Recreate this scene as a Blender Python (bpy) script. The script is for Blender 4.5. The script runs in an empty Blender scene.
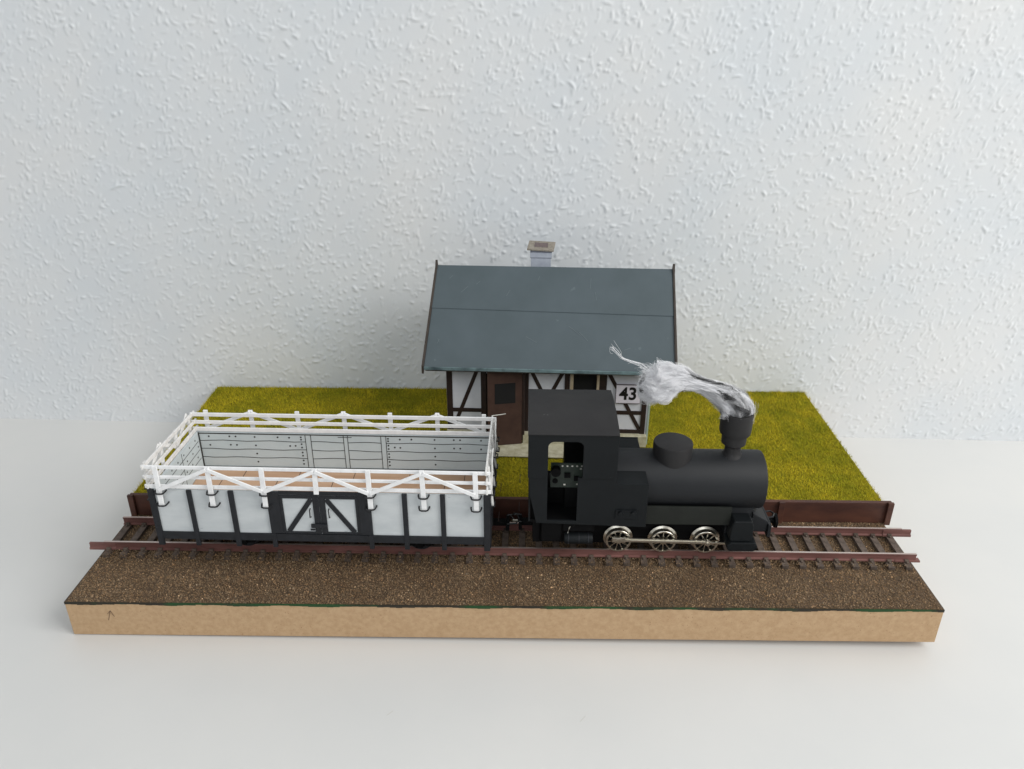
import bpy, bmesh, math, random
import numpy as np
from mathutils import Vector, Matrix
rnd = random.Random(7); NR = np.random.default_rng(11)
S = 0.001                                   # everything below is written in millimetres
scene = bpy.context.scene
C = scene.collection

# ---------------------------------------------------------------- camera
CAM = Vector((173.9, -237.5, 209.0)); PITCH, YAW, ROLL, FPX = 25.76, -0.65, 0.24, 797.0
def cam_axes():
    p, y, r = map(math.radians, (PITCH, YAW, ROLL))
    f = Vector((math.sin(y)*math.cos(p), math.cos(y)*math.cos(p), -math.sin(p)))
    ri = Vector((math.cos(y), -math.sin(y), 0)); u = ri.cross(f)
    return math.cos(r)*ri+math.sin(r)*u, -math.sin(r)*ri+math.cos(r)*u, f
R_, U_, F_ = cam_axes()
cd = bpy.data.cameras.new('camera'); cam = bpy.data.objects.new('camera', cd); C.objects.link(cam)
m = Matrix((R_, U_, -F_)).transposed().to_4x4(); m.translation = CAM*S; cam.matrix_world = m
cd.sensor_width = 36; cd.lens = FPX/1024*36; cd.clip_start = 0.005; cd.clip_end = 50
scene.camera = cam

# ---------------------------------------------------------------- light
world = bpy.data.worlds.new('World'); scene.world = world; world.use_nodes = True
bg = world.node_tree.nodes['Background']; bg.inputs[0].default_value = (0.92, 0.96, 1.0, 1); bg.inputs[1].default_value = 0.32
def area(name, loc, target, sx, sy, power, col):
    l = bpy.data.lights.new(name, 'AREA'); l.shape = 'RECTANGLE'; l.size = sx; l.size_y = sy; l.energy = power; l.color = col
    o = bpy.data.objects.new(name, l); C.objects.link(o); o.location = loc
    o.rotation_euler = (Vector(target)-Vector(loc)).to_track_quat('-Z', 'Y').to_euler(); return o
area('window_light', (1.25, -0.50, 0.95), (0.15, 0.12, 0.05), 0.9, 1.0, 18.5, (1.0, 0.985, 0.96))
area('front_fill_light', (-0.25, -1.6, 1.35), (0.15, 0.15, 0.1), 1.6, 1.2, 12.0, (0.93, 0.97, 1.0))  # soft cool fill lamp added in front, not a window of the room
scene.view_settings.view_transform = 'Standard'; scene.view_settings.look = 'None'
scene.view_settings.exposure = 0; scene.view_settings.gamma = 1
scene.render.resolution_x = 1024; scene.render.resolution_y = 769

# ---------------------------------------------------------------- materials
def lin(c):
    return tuple((v/12.92 if v <= .04045 else ((v+.055)/1.055)**2.4) for v in [x/255 for x in c])
MATS = {}
def mat(name, rgb, rough=.6, rgb2=None, nscale=.3, stretch=(1, 1, 1), bump=0, bscale=2.0, metal=0, detail=4, spec=.5, lo=.35, hi=.65, specks=None, tint=False, bdist=.1):
    """rgb in sRGB 0-255; nscale / bscale in cycles per mm"""
    mt = bpy.data.materials.new(name); mt.use_nodes = True; nt = mt.node_tree; N = nt.nodes; L = nt.links
    b = N['Principled BSDF']; b.inputs['Roughness'].default_value = rough; b.inputs['Metallic'].default_value = metal
    b.inputs['Specular IOR Level'].default_value = spec
    tc = N.new('ShaderNodeTexCoord'); mp = N.new('ShaderNodeMapping'); L.new(tc.outputs['Object'], mp.inputs[0])
    mp.inputs['Scale'].default_value = tuple(1000*s for s in stretch)
    col = None
    if rgb2 is not None:
        n = N.new('ShaderNodeTexNoise'); L.new(mp.outputs[0], n.inputs[0]); n.inputs['Scale'].default_value = nscale; n.inputs['Detail'].default_value = detail
        n.inputs['Roughness'].default_value = .6
        r = N.new('ShaderNodeMapRange'); L.new(n.outputs[0], r.inputs[0]); r.inputs[1].default_value = lo; r.inputs[2].default_value = hi
        mx = N.new('ShaderNodeMix'); mx.data_type = 'RGBA'; L.new(r.outputs[0], mx.inputs[0])
        mx.inputs[6].default_value = (*lin(rgb), 1); mx.inputs[7].default_value = (*lin(rgb2), 1); col = mx.outputs[2]
    if specks:
        sc, th, srgb = specks
        n2 = N.new('ShaderNodeTexNoise'); L.new(mp.outputs[0], n2.inputs[0]); n2.inputs['Scale'].default_value = sc; n2.inputs['Detail'].default_value = 2
        r2 = N.new('ShaderNodeMapRange'); L.new(n2.outputs[0], r2.inputs[0]); r2.inputs[1].default_value = th; r2.inputs[2].default_value = th+.04
        mx2 = N.new('ShaderNodeMix'); mx2.data_type = 'RGBA'; L.new(r2.outputs[0], mx2.inputs[0])
        if col: L.new(col, mx2.inputs[6])
        else: mx2.inputs[6].default_value = (*lin(rgb), 1)
        mx2.inputs[7].default_value = (*lin(srgb), 1); col = mx2.outputs[2]
    if tint:
        at = N.new('ShaderNodeAttribute'); at.attribute_name = 'tint'
        mm = N.new('ShaderNodeMix'); mm.data_type = 'RGBA'; mm.blend_type = 'MULTIPLY'; mm.inputs[0].default_value = 1
        if col: L.new(col, mm.inputs[6])
        else: mm.inputs[6].default_value = (*lin(rgb), 1)
        L.new(at.outputs['Color'], mm.inputs[7]); col = mm.outputs[2]
    if col: L.new(col, b.inputs['Base Color'])
    else: b.inputs['Base Color'].default_value = (*lin(rgb), 1)
    if bump:
        nb = N.new('ShaderNodeTexNoise'); L.new(mp.outputs[0], nb.inputs[0]); nb.inputs['Scale'].default_value = bscale; nb.inputs['Detail'].default_value = 3
        bp = N.new('ShaderNodeBump'); bp.inputs['Strength'].default_value = bump; bp.inputs['Distance'].default_value = bdist*S
        L.new(nb.outputs[0], bp.inputs['Height']); L.new(bp.outputs[0], b.inputs['Normal'])
    MATS[name] = mt; return mt

mat('wallpaper', (222, 223, 223), .75, (216, 220, 223), .012, bump=.25, bscale=.8, spec=.3)
mat('table_white', (217, 216, 213), .42, (212, 212, 210), .01, bump=.04, bscale=.25, spec=.4, specks=(.05, .79, (200, 200, 196)))
mat('mdf_side', (192, 162, 127), .8, (180, 149, 114), .5, (1, 1, 1), bump=.7, bscale=2.2, specks=(1.3, .68, (160, 128, 94)), spec=.3)
mat('edge_paint', (38, 34, 22), .7, (22, 66, 26), .018, (1, .1, .1), bump=.3, lo=.47, hi=.53)
mat('ballast_glue', (96, 76, 56), .9, (76, 60, 44), .35, bump=.6, bscale=1.5)
mat('gravel_grain', (146, 122, 94), .85, (126, 102, 76), .05, tint=True, spec=.35)
mat('grass_mat', (140, 130, 32), .95, (112, 112, 26), .12, bump=.5, bscale=1.2, spec=.1)
mat('grass_fibre', (192, 174, 44), .85, (150, 146, 34), .06, tint=True, spec=.15, lo=.38, hi=.62)
mat('stained_board', (92, 56, 42), .6, (66, 38, 30), .15, (.3, 1, 1), bump=.3, bscale=1.0)
mat('rail_side', (128, 88, 82), .6, (100, 66, 60), .12, (.3, 1, 1), bump=.1, spec=.4)
mat('rail_head', (224, 214, 208), .42, (190, 172, 164), .1, (.1, 1, 1), metal=.85)
mat('sleeper', (104, 90, 80), .75, (74, 63, 55), .5, bump=.4, specks=(1.0, .66, (110, 96, 80)))
mat('wagon_grey', (203, 207, 208), .6, (188, 193, 195), .16, (.35, 1, 1), bump=.15, bscale=1.0, specks=(.5, .72, (168, 174, 178)), spec=.35)
mat('wagon_inside', (198, 207, 209), .6, (190, 200, 202), .08, bump=.1, spec=.3)
mat('black_line', (46, 46, 44), .6)
mat('wagon_black', (30, 32, 37), .6, (22, 24, 28), .3, bump=.3, bscale=1.5, spec=.4)
mat('white_card', (244, 244, 244), .55, (232, 232, 232), .3, bump=.3, bscale=1.2, spec=.35)
mat('white_rough', (238, 237, 235), .7, (214, 212, 208), .5, bump=.8, bscale=1.2, spec=.3)
mat('wire', (40, 40, 42), .4, metal=.3)
mat('bare_wire', (190, 186, 176), .35, metal=.8)
mat('floor_wood', (200, 164, 134), .6, (178, 138, 108), .2, (.15, 1, 1), bump=.2)
mat('loco_black', (42, 41, 41), .55, (36, 35, 36), .06, bump=.12, bscale=3.0, spec=.3, specks=(.55, .76, (92, 92, 92)), bdist=.05)
mat('loco_boiler', (27, 29, 32), .58, (23, 25, 28), .08, bump=.1, bscale=3.0, spec=.35, specks=(.6, .80, (86, 88, 90)), bdist=.05)
mat('loco_side', (22, 25, 27), .55, (18, 21, 23), .08, bump=.1, bscale=3.0, spec=.2, specks=(.6, .80, (70, 74, 78)), bdist=.05)
mat('loco_frame', (30, 33, 29), .55, (25, 28, 24), .2, bump=.1, spec=.35)
mat('deep_black', (9, 9, 10), .7, spec=.15)
mat('nickel', (232, 227, 214), .32, (218, 211, 196), .3, metal=1.0)
mat('pcb', (38, 50, 41), .5, (28, 39, 31), .6)
mat('solder', (214, 212, 204), .3, metal=.6)
mat('roof_card', (81, 92, 97), .5, (75, 86, 90), .05, (1, 1, 1), bump=.08, bscale=1.2, spec=.4, specks=(.22, .74, (92, 104, 108)))
mat('roof_edge', (118, 140, 142), .5, (60, 74, 78), .12, (1, 1, 1))
mat('barge_board', (62, 52, 44), .6, (46, 38, 32), .3)
mat('plaster', (214, 215, 220), .7, (200, 202, 208), .08, spec=.3)
mat('timber', (44, 26, 21), .6, (32, 20, 17), .4, bump=.2)
mat('door_brown', (74, 54, 46), .6, (62, 44, 38), .15, bump=.15, spec=.3)
mat('trim_cream', (196, 180, 154), .7, (176, 158, 130), .3)
mat('plinth_cream', (198, 194, 170), .8, (168, 162, 134), .35, bump=.3)
mat('paper_edge', (150, 168, 156), .7, (170, 184, 174), .2)
mat('chimney_card', (176, 182, 192), .7, (164, 170, 182), .4)
mat('chimney_line', (128, 130, 144), .7)
mat('chimney_cap', (148, 141, 130), .8, (122, 115, 104), .6, bump=.4)
mat('flue_paper', (112, 98, 96), .8, (92, 82, 82), .8)
mat('sign_plate', (226, 220, 228), .5, (214, 210, 218), .2)
mat('sign_edge', (96, 88, 92), .6)
mat('sign_black', (18, 16, 18), .5)
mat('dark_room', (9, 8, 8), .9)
mat('pencil', (120, 96, 74), .8)
mat('scratch', (198, 196, 190), .7)
mat('roof_scratch', (104, 115, 119), .6)
mat('foot_cork', (60, 50, 42), .8)

# ---------------------------------------------------------------- helpers
class MB:
    def __init__(s): s.v = []; s.f = []; s.m = []
    def add(s, vs, fs, mi=0):
        b = len(s.v); s.v += [tuple(v) for v in vs]; s.f += [tuple(b+i for i in f) for f in fs]; s.m += [mi]*len(fs); return s
    def box(s, x0, x1, y0, y1, z0, z1, mi=0):
        return s.add([(x0,y0,z0),(x1,y0,z0),(x1,y1,z0),(x0,y1,z0),(x0,y0,z1),(x1,y0,z1),(x1,y1,z1),(x0,y1,z1)],
                     [(0,3,2,1),(4,5,6,7),(0,1,5,4),(1,2,6,5),(2,3,7,6),(3,0,4,7)], mi)
    def bar(s, p, q, w, h, up=(0,0,1), mi=0):
        p, q = Vector(p), Vector(q); d = (q-p).normalized(); u = Vector(up); sd = d.cross(u).normalized(); u = sd.cross(d)
        a, b = sd*w/2, u*h/2
        vs = [p-a-b,p+a-b,p+a+b,p-a+b,q-a-b,q+a-b,q+a+b,q-a+b]
        return s.add(vs, [(0,1,2,3),(7,6,5,4),(0,4,5,1),(1,5,6,2),(2,6,7,3),(3,7,4,0)], mi)
    def prism(s, pts, axis, a, b, mi=0):
        """pts 2D outline (two other axes in order), extruded along axis from a to b"""
        def P(p, t):
            l = list(p); l.insert('xyz'.index(axis), t); return tuple(l)
        n = len(pts); vs = [P(p, a) for p in pts]+[P(p, b) for p in pts]
        fs = [tuple(range(n))[::-1], tuple(range(n, 2*n))]+[(i, (i+1) % n, n+(i+1) % n, n+i) for i in range(n)]
        return s.add(vs, fs, mi)
    def lathe(s, prof, c=(0,0,0), axis='z', n=40, mi=0, cap=True):
        vs = []; fs = []
        for r, t in prof:
            for k in range(n):
                a = 2*math.pi*k/n; u, w = r*math.cos(a), r*math.sin(a)
                p = {'z': (u, w, t), 'x': (t, u, w), 'y': (u, t, w)}[axis]; vs.append((c[0]+p[0], c[1]+p[1], c[2]+p[2]))
        for i in range(len(prof)-1):
            for k in range(n): fs.append((i*n+k, i*n+(k+1) % n, (i+1)*n+(k+1) % n, (i+1)*n+k))
        if cap: fs.append(tuple(range(n))[::-1]); fs.append(tuple((len(prof)-1)*n+k for k in range(n)))
        return s.add(vs, fs, mi)
    def tube(s, pts, r, n=8, mi=0):
        pts = [Vector(p) for p in pts]; b = len(s.v); vs = []; fs = []
        rr = r if isinstance(r, (list, tuple)) else [r]*len(pts)
        for i, p in enumerate(pts):
            d = (pts[min(i+1, len(pts)-1)]-pts[max(i-1, 0)]).normalized()
            a = d.cross(Vector((.31, .17, .93))).normalized(); c = d.cross(a)
            for k in range(n): t = 2*math.pi*k/n; vs.append(p+(a*math.cos(t)+c*math.sin(t))*rr[i])
        for i in range(len(pts)-1):
            for k in range(n): fs.append((i*n+k, i*n+(k+1) % n, (i+1)*n+(k+1) % n, (i+1)*n+k))
        fs.append(tuple(range(n))[::-1]); fs.append(tuple((len(pts)-1)*n+k for k in range(n)))
        return s.add(vs, fs, mi)
    def build(s, name, mats, parent=None, bevel=0, smooth=False, seg=2):
        if isinstance(mats, str): mats = [mats]
        me = bpy.data.meshes.new(name); me.from_pydata([(v[0]*S, v[1]*S, v[2]*S) for v in s.v], [], s.f)
        for k in mats: me.materials.append(MATS[k])
        me.polygons.foreach_set('material_index', s.m)
        bm = bmesh.new(); bm.from_mesh(me); bmesh.ops.recalc_face_normals(bm, faces=bm.faces)
        if bevel:
            es = [e for e in bm.edges if len(e.link_faces) == 2 and e.calc_face_angle(0) > math.radians(35)]
            bmesh.ops.bevel(bm, geom=es, offset=bevel*S, segments=seg, profile=.5, affect='EDGES', clamp_overlap=True)
        if smooth:
            for f in bm.faces: f.smooth = True
            for e in bm.edges:
                if len(e.link_faces) == 2 and e.calc_face_angle(0) > math.radians(38): e.smooth = False
        bm.to_mesh(me); bm.free(); me.update()
        o = bpy.data.objects.new(name, me); C.objects.link(o)
        if parent: o.parent = parent
        return o
def tag(o, label=None, cat=None, kind=None, group=None):
    for k, v in (('label', label), ('category', cat), ('kind', kind), ('group', group)):
        if v: o[k] = v
    return o
def empty(name, loc, deg=0):
    o = bpy.data.objects.new(name, None); C.objects.link(o); o.location = tuple(v*S for v in loc); o.rotation_euler = (0, 0, math.radians(deg)); o.empty_display_size = .01; return o
def npmesh(name, V, Fc, m_, parent=None, tint=None, smooth=False):
    me = bpy.data.meshes.new(name); V = np.asarray(V, np.float32)*S; Fc = np.asarray(Fc, np.int32)
    me.vertices.add(len(V)); me.vertices.foreach_set('co', V.ravel())
    k = Fc.shape[1]; me.loops.add(Fc.size); me.loops.foreach_set('vertex_index', Fc.ravel())
    me.polygons.add(len(Fc)); me.polygons.foreach_set('loop_start', np.arange(0, Fc.size, k, dtype=np.int32)); me.polygons.foreach_set('loop_total', np.full(len(Fc), k, np.int32))
    me.polygons.foreach_set('use_smooth', np.full(len(Fc), smooth))
    me.materials.append(MATS[m_]); me.update(calc_edges=True)
    if tint is not None:
        a = me.color_attributes.new('tint', 'FLOAT_COLOR', 'POINT'); a.data.foreach_set('color', np.asarray(tint, np.float32).ravel())
    o = bpy.data.objects.new(name, me); C.objects.link(o)
    if parent: o.parent = parent
    return o

# ---------------------------------------------------------------- setting: wall and table
W, D = 336.0, 171.0
def wall_y(x): return 174.0-0.008*x
def table_z(x): return -18.4-0.010*(x-168)
xs = np.unique(np.concatenate([np.linspace(-1200, -190, 8), np.arange(-190, 545, .6), np.linspace(545, 1600, 8)]))
zs = np.unique(np.concatenate([[-60, -40], np.arange(-22, 345, .6), np.linspace(345, 1300, 8)]))
H = np.zeros((len(zs), len(xs)))
ix = np.searchsorted(xs, np.arange(-190, 545, .6)[0]); iz = np.searchsorted(zs, -22); nx = len(np.arange(-190, 545, .6)); nz = len(np.arange(-22, 345, .6))
for k in range(25000):                                       # wood chips under the wallpaper paint
    cx, cz = NR.uniform(-188, 543), NR.uniform(-21, 343)
    a = math.radians(NR.normal(60, 45) if NR.random() < .6 else NR.uniform(0, 180)); L_ = NR.gamma(2.0, .33)+.48; w_ = NR.uniform(.34, .66); h_ = NR.uniform(.07, .45)*(1.5 if NR.random() < .15 else 1)
    i0 = ix+int((cx+190)/.6); j0 = iz+int((cz+22)/.6); r = int(L_/.6)+4
    ii = np.arange(max(ix, i0-r), min(ix+nx, i0+r)); jj = np.arange(max(iz, j0-r), min(iz+nz, j0+r))
    X, Z = np.meshgrid(xs[ii]-cx, zs[jj]-cz); u = X*math.cos(a)+Z*math.sin(a); v = -X*math.sin(a)+Z*math.cos(a)
    v = v+.12*u*u*math.sin(k)
    g = h_*np.exp(-(np.abs(u)/L_)**3.5-(np.abs(v)/w_)**3)
    sl = np.ix_(jj, ii); H[sl] = np.maximum(H[sl], g)+.1*np.minimum(H[sl], g)
gx, gz = np.meshgrid(xs, zs)
low = .25*np.sin(gx*.021+1.3*np.sin(gz*.017))*np.sin(gz*.026+.8)+.12*np.sin(gx*.075+gz*.05)
Y = wall_y(gx)-H-low*.6
nzz, nxx = gx.shape; V = np.stack([gx, Y, gz], -1).reshape(-1, 3)
idx = np.arange(nzz*nxx).reshape(nzz, nxx)
wall = npmesh('wall', V, np.stack([idx[:-1, :-1], idx[:-1, 1:], idx[1:, 1:], idx[1:, :-1]], -1).reshape(-1, 4), 'wallpaper', smooth=True); tag(wall, kind='structure')
t = MB(); x0, x1 = -900, 1300
t.add([(x0, -700, table_z(x0)), (x1, -700, table_z(x1)), (x1, wall_y(x1)+6, table_z(x1)), (x0, wall_y(x0)+6, table_z(x0)),
       (x0, -700, table_z(x0)-25), (x1, -700, table_z(x1)-25), (x1, wall_y(x1)+6, table_z(x1)-25), (x0, wall_y(x0)+6, table_z(x0)-25)],
      [(0,1,2,3),(7,6,5,4),(0,4,5,1),(1,5,6,2),(2,6,7,3),(3,7,4,0)])
tb = tag(t.build('table', 'table_white'), kind='structure')

m_ = MB()
for pts in (((128, -36), (130, -34)), ((196, -37), (198, -34.5)), ((-14.5, 47), (-13.6, 47.4))):
    for (xa, ya), (xb, yb) in zip(pts[:-1], pts[1:]): m_.bar((xa, ya, table_z(xa)+.03), (xb, yb, table_z(xb)+.03), .22, .02)
tag(m_.build('table_scratch', 'scratch', tb), kind='structure')
# ---------------------------------------------------------------- diorama base
G = 10.1
base = empty('diorama_base', (0, 0, -16.5))
def Bz(z): return z+16.5                                     # heights inside the base thing
tag(base, 'pale fibreboard diorama base with brown gravel strip and raised grass plot', 'diorama base')
MB().box(0, W, 0, D, Bz(-16.5), Bz(-.9)).build('board', 'mdf_side', base, bevel=.25)
b = MB(); n = 140                                            # painted top edge with a wavering lower line
for i in range(n):
    xa, xb = W*i/n, W*(i+1)/n; za = -1.1-.25*math.sin(i*.5)-.3*rnd.random(); b.box(xa, xb, -.18, .1, Bz(za), Bz(-.25))
b.box(-.12, 0, 0, 57, Bz(-1.5), Bz(-.3)); b.box(W, W+.12, 0, 57, Bz(-1.5), Bz(-.3))
b.build('painted_edge', 'edge_paint', base)
MB().box(0.1, W-.1, 0.1, 57.4, Bz(-.9), Bz(-.2)).build('ballast_bed', 'ballast_glue', base)
MB().box(.6, W-.6, 59.6, D, Bz(-.9), Bz(8.6)).build('grass_plinth', 'grass_mat', base)
w_ = MB(); w_.box(.6, W+2.2, 57.6, 59.5, Bz(-.3), Bz(10.4)); rw = w_.build('retaining_board', 'stained_board', base, bevel=.2)
for px in (1.6, 96, 193, 289.5, W+1.2):
    MB().box(px-1.3, px+1.3, 56.2, 57.6, Bz(-.5), Bz(10.9)).build('retaining_post', 'stained_board', base, bevel=.2)
for fx in (14, W-14):
    for fy in (14, D-14): MB().lathe([(6, Bz(-16.5)), (6, table_z(fx))], (fx, fy, 0)).build('foot', 'foot_cork', base)
for o in [o for o in base.children if o.name.startswith('foot')]:
    me = o.data
    for v in me.vertices: v.co.z = 0 if v.co.z > -.0001 else v.co.z
    zt = min(v.co.z for v in me.vertices)
    fx = sum(v.co.x for v in me.vertices)/len(me.vertices)/S
    for v in me.vertices:
        if v.co.z < -.0001: v.co.z = (table_z(fx)+16.5)*S
pm = MB(); pm.bar((14.6, -.03, Bz(-9)), (16.2, -.03, Bz(-4.2)), .25, .06, (0, 1, 0)); pm.bar((16.2, -.03, Bz(-4.4)), (17.2, -.03, Bz(-7.2)), .22, .06, (0, 1, 0)); pm.bar((16.2, -.03, Bz(-4.2)), (14.8, -.03, Bz(-6)), .2, .06, (0, 1, 0))
pm.build('pencil_mark', 'pencil', base)

for o in base.children:
    if o.name in ('board', 'painted_edge', 'ballast_bed'):       # the front edge is sawn slightly out of square
        for v in o.data.vertices:
            if v.co.y < .003: v.co.y += 1.4*S*v.co.x/(W*S); v.co.x += .8*S*(v.co.x/(W*S)*2-1)
# gravel: individually shaped grains glued over the bed
def grains(n, xr, yr, z, smin, smax, sp=.35):
    P = np.stack([NR.uniform(*xr, n), NR.uniform(*yr, n), z+NR.uniform(-.15, .25, n)], -1)
    s = NR.uniform(smin, smax, n)*(1+.8*(NR.random(n) < .03))
    base_v = np.array([[1,0,0],[-1,0,0],[0,1,0],[0,-1,0],[0,0,1],[0,0,-1]], float)
    V = base_v[None]*NR.uniform(.5, 1.15, (n, 6, 1))*s[:, None, None]
    a = NR.uniform(0, 6.28, n); ca, sa = np.cos(a)[:, None], np.sin(a)[:, None]
    x, y, zz = V[..., 0], V[..., 1], V[..., 2]; b_ = NR.uniform(-.9, .9, n)[:, None]; y2 = y*np.cos(b_)-zz*np.sin(b_); z2 = y*np.sin(b_)+zz*np.cos(b_)
    V = np.stack([x*ca-y2*sa, x*sa+y2*ca, z2], -1)+P[:, None]
    Ft = np.array([[0,2,4],[2,1,4],[1,3,4],[3,0,4],[2,0,5],[1,2,5],[3,1,5],[0,3,5]])
    Fc = (np.arange(n)[:, None, None]*6+Ft[None]).reshape(-1, 3)
    br = NR.gamma(6, .11, n)+.24; br = np.where(NR.random(n) < .018, br*2.0+.6, br)
    warm = NR.normal(0, .055, n)
    t_ = np.stack([br*(1+warm), br, br*(1-warm*1.2), np.ones(n)], -1)
    return V.reshape(-1, 3), Fc, np.repeat(t_, 6, 0)
V1, F1, T1 = grains(80000, (.2, W-.2), (.15, 57.3), -.1, .17, .41)
V2, F2, T2 = grains(3600, (2, W-2), (24.6, 30.5), 1.5, .15, .34)
F1 = np.concatenate([F1, F2+len(V1)]); V1 = np.concatenate([V1, V2]); T1 = np.concatenate([T1, T2])
lim = (V1[:, 0] > -.1)
V1[:, 1] = np.maximum(V1[:, 1], .1+1.4*V1[:, 0]/W)
g = npmesh('gravel', V1, F1, 'gravel_grain', tint=T1); tag(g, 'loose brown gravel glued around and in front of the track', 'gravel', 'stuff')

# grass fibres
n = 230000
gxp = NR.uniform(.4, W-.4, n); gyp = NR.uniform(59.4, D, n)
gxp += .35*np.sin(gyp*.9)*(gxp > W/2)*(gxp-W/2)/(W/2)
edge = (np.minimum(gxp, W-gxp) < 1.2)
clump = .5+.5*np.sin(gxp*.55+1.7*np.sin(gyp*.41))*np.sin(gyp*.6+1.3*np.sin(gxp*.37))
hh = NR.uniform(.45, 1.05, n)+.35*clump; an = NR.uniform(0, 6.28, n); ln = NR.uniform(.3, 1.7, n); bw = NR.uniform(.07, .13, n)
root = np.stack([gxp, gyp, np.full(n, 8.75)], -1); dr = np.stack([np.cos(an), np.sin(an), np.zeros(n)], -1); sd = np.stack([-np.sin(an), np.cos(an), np.zeros(n)], -1)
tip = root+dr*ln[:, None]+np.stack([np.zeros(n), np.zeros(n), hh], -1)
Vg = np.stack([root-sd*bw[:, None], root+sd*bw[:, None], tip], 1).reshape(-1, 3)
pat = .5+.5*np.sin(gxp*.11+2*np.sin(gyp*.09))*np.sin(gyp*.14+1.5*np.sin(gxp*.07)); br = NR.uniform(.68, 1.22, n)*(.90+.14*pat+.08*clump)*np.where(NR.random(n) < .03, .6, 1)
t_ = np.stack([br*(.92+.16*NR.random(n)), br, br*NR.uniform(.5, 1.2, n), np.ones(n)], -1)
g = npmesh('grass', Vg, np.arange(3*n).reshape(-1, 3), 'grass_fibre', tint=np.repeat(t_, 3, 0)); tag(g, 'short olive yellow model grass on the raised plot', 'grass', 'stuff')

# ---------------------------------------------------------------- track
TRD = -.40
tr = empty('railway_track', (0, 39.9, 0), TRD); tag(tr, 'narrow gauge track with reddish brown rails on small dark sleepers', 'railway track')
RP = [(-1.0,1.6),(1.0,1.6),(1.0,2.0),(.25,2.3),(.25,4.1),(.48,4.4),(.48,5.0),(-.48,5.0),(-.48,4.4),(-.25,4.1),(-.25,2.3),(-1.0,2.0)]
for sy, xa, xb in ((-1, 1.0, 337.2), (1, 1.0, 338.5)):
    yc = sy*8.7; m_ = MB()
    m_.prism([(y+yc, z) for y, z in RP], 'x', xa, xb)
    m_.box(xa+.05, xb-.05, yc-.44, yc+.44, 5.0, 5.06, 1)
    m_.build('rail', ['rail_side', 'rail_head'], tr)
j = MB(); j.prism([(-9.9, 1.5), (-7.5, 1.5), (-7.6, 2.3), (-8.2, 2.6), (-8.2, 4.4), (-9.2, 4.4), (-9.2, 2.6), (-9.8, 2.3)], 'x', -5.2, 6.0); j.build('rail_joiner', 'rail_side', tr, bevel=.1)
j = MB(); j.prism([(7.5, 1.5), (9.9, 1.5), (9.8, 2.3), (9.2, 2.6), (9.2, 4.4), (8.2, 4.4), (8.2, 2.6), (7.6, 2.3)], 'x', 330.5, 342.5); j.build('rail_joiner', 'rail_side', tr, bevel=.1)
j = MB(); j.prism([(-9.9, 1.5), (-7.5, 1.5), (-7.6, 2.3), (-9.8, 2.3)], 'x', 328.5, 338.8); j.build('rail_joiner', 'rail_side', tr, bevel=.1)
sl0 = None
for k in range(47):
    x = 3.0+7.18*k
    if k == 0:
        m_ = MB(); m_.box(-1.35, 1.35, -13.4, 13.4, .1, 1.6)
        for sy in (-1, 1):
            for q in (-1, 1):
                m_.box(-.9, .9, sy*8.7+q*1.15-.5, sy*8.7+q*1.15+.5, 1.6, 2.75); m_.box(-.4, .4, sy*8.7+q*2.1-.5, sy*8.7+q*2.1+.5, 1.6, 2.3)
        sl0 = m_.build('sleeper', 'sleeper', tr, bevel=.12); o = sl0
    else:
        o = sl0.copy(); C.objects.link(o); o.parent = tr
    o.location = (x*S, rnd.uniform(-.15, .15)*S, 0)

# ---------------------------------------------------------------- cattle wagon
wg = empty('cattle_wagon', (98, 38.9, 5.0), -.8)
tag(wg, 'open pale grey wagon with black framing and white slatted fence on top', 'railway wagon')
def Z(z): return z-5.0
HL, HW = 64.6, 23.2
def wp(m_, name, mt, parent=wg, **k): return m_.build(name, mt, parent, **k)
# boarded sides (outer skin), inner skins with drawn planks
o = MB().box(-HL, HL, -HW, -HW+.7, Z(18), Z(40.6)); side = wp(o, 'side_panel', 'wagon_grey', bevel=.1)
side2 = wp(MB().box(-HL, HL, HW-.7, HW, Z(18), Z(40.6)), 'side_panel', 'wagon_grey', bevel=.1)
end1 = wp(MB().box(-HL, -HL+.7, -HW+.7, HW-.7, Z(18), Z(40.6)), 'end_panel', 'wagon_grey', bevel=.1)
end2 = wp(MB().box(HL-.7, HL, -HW+.7, HW-.7, Z(18), Z(40.6)), 'end_panel', 'wagon_grey', bevel=.1)
wp(MB().box(-HL+.72, HL-.72, HW-1.1, HW-.72, Z(22.6), Z(40.4)), 'inner_lining', 'wagon_inside')
wp(MB().box(-HL+.72, HL-.72, -HW+.72, -HW+1.1, Z(22.6), Z(40.4)), 'inner_lining', 'wagon_inside')
wp(MB().box(-HL+.72, -HL+1.1, -HW+1.1, HW-1.1, Z(22.6), Z(40.4)), 'inner_lining', 'wagon_inside')
wp(MB().box(HL-1.1, HL-.72, -HW+1.1, HW-1.1, Z(22.6), Z(40.4)), 'inner_lining', 'wagon_inside')
yi = HW-1.14
ln_ = MB()
for z in (36.4, 32.2, 28.1):
    for xa, xb in ((-63.3, -17), (-14.6, -.4), (1.4, 15.8), (18, 63.3)):
        nseg = 9
        for k in range(nseg):
            a = xa+(xb-xa)*k/nseg; c = xa+(xb-xa)*(k+1)/nseg
            ln_.bar((a, yi, Z(z+.22*math.sin(a*.3+z))), (c, yi, Z(z+.22*math.sin(c*.3+z))), .1, .26)
for x in (-17, -14.6, -.4, 1.4, 15.8, 18.0): ln_.bar((x, yi, Z(23)), (x, yi, Z(39.8)), .1, .26, (1, 0, 0))
ln_.box(-63.3, 63.3, yi-.05, yi+.05, Z(39.6), Z(40.1))
ln_.box(-2.8, 3.2, yi-.06, yi+.05, Z(38.8), Z(39.05)); ln_.box(-2.8, 3.2, yi-.06, yi+.05, Z(39.9), Z(40.1))
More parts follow.
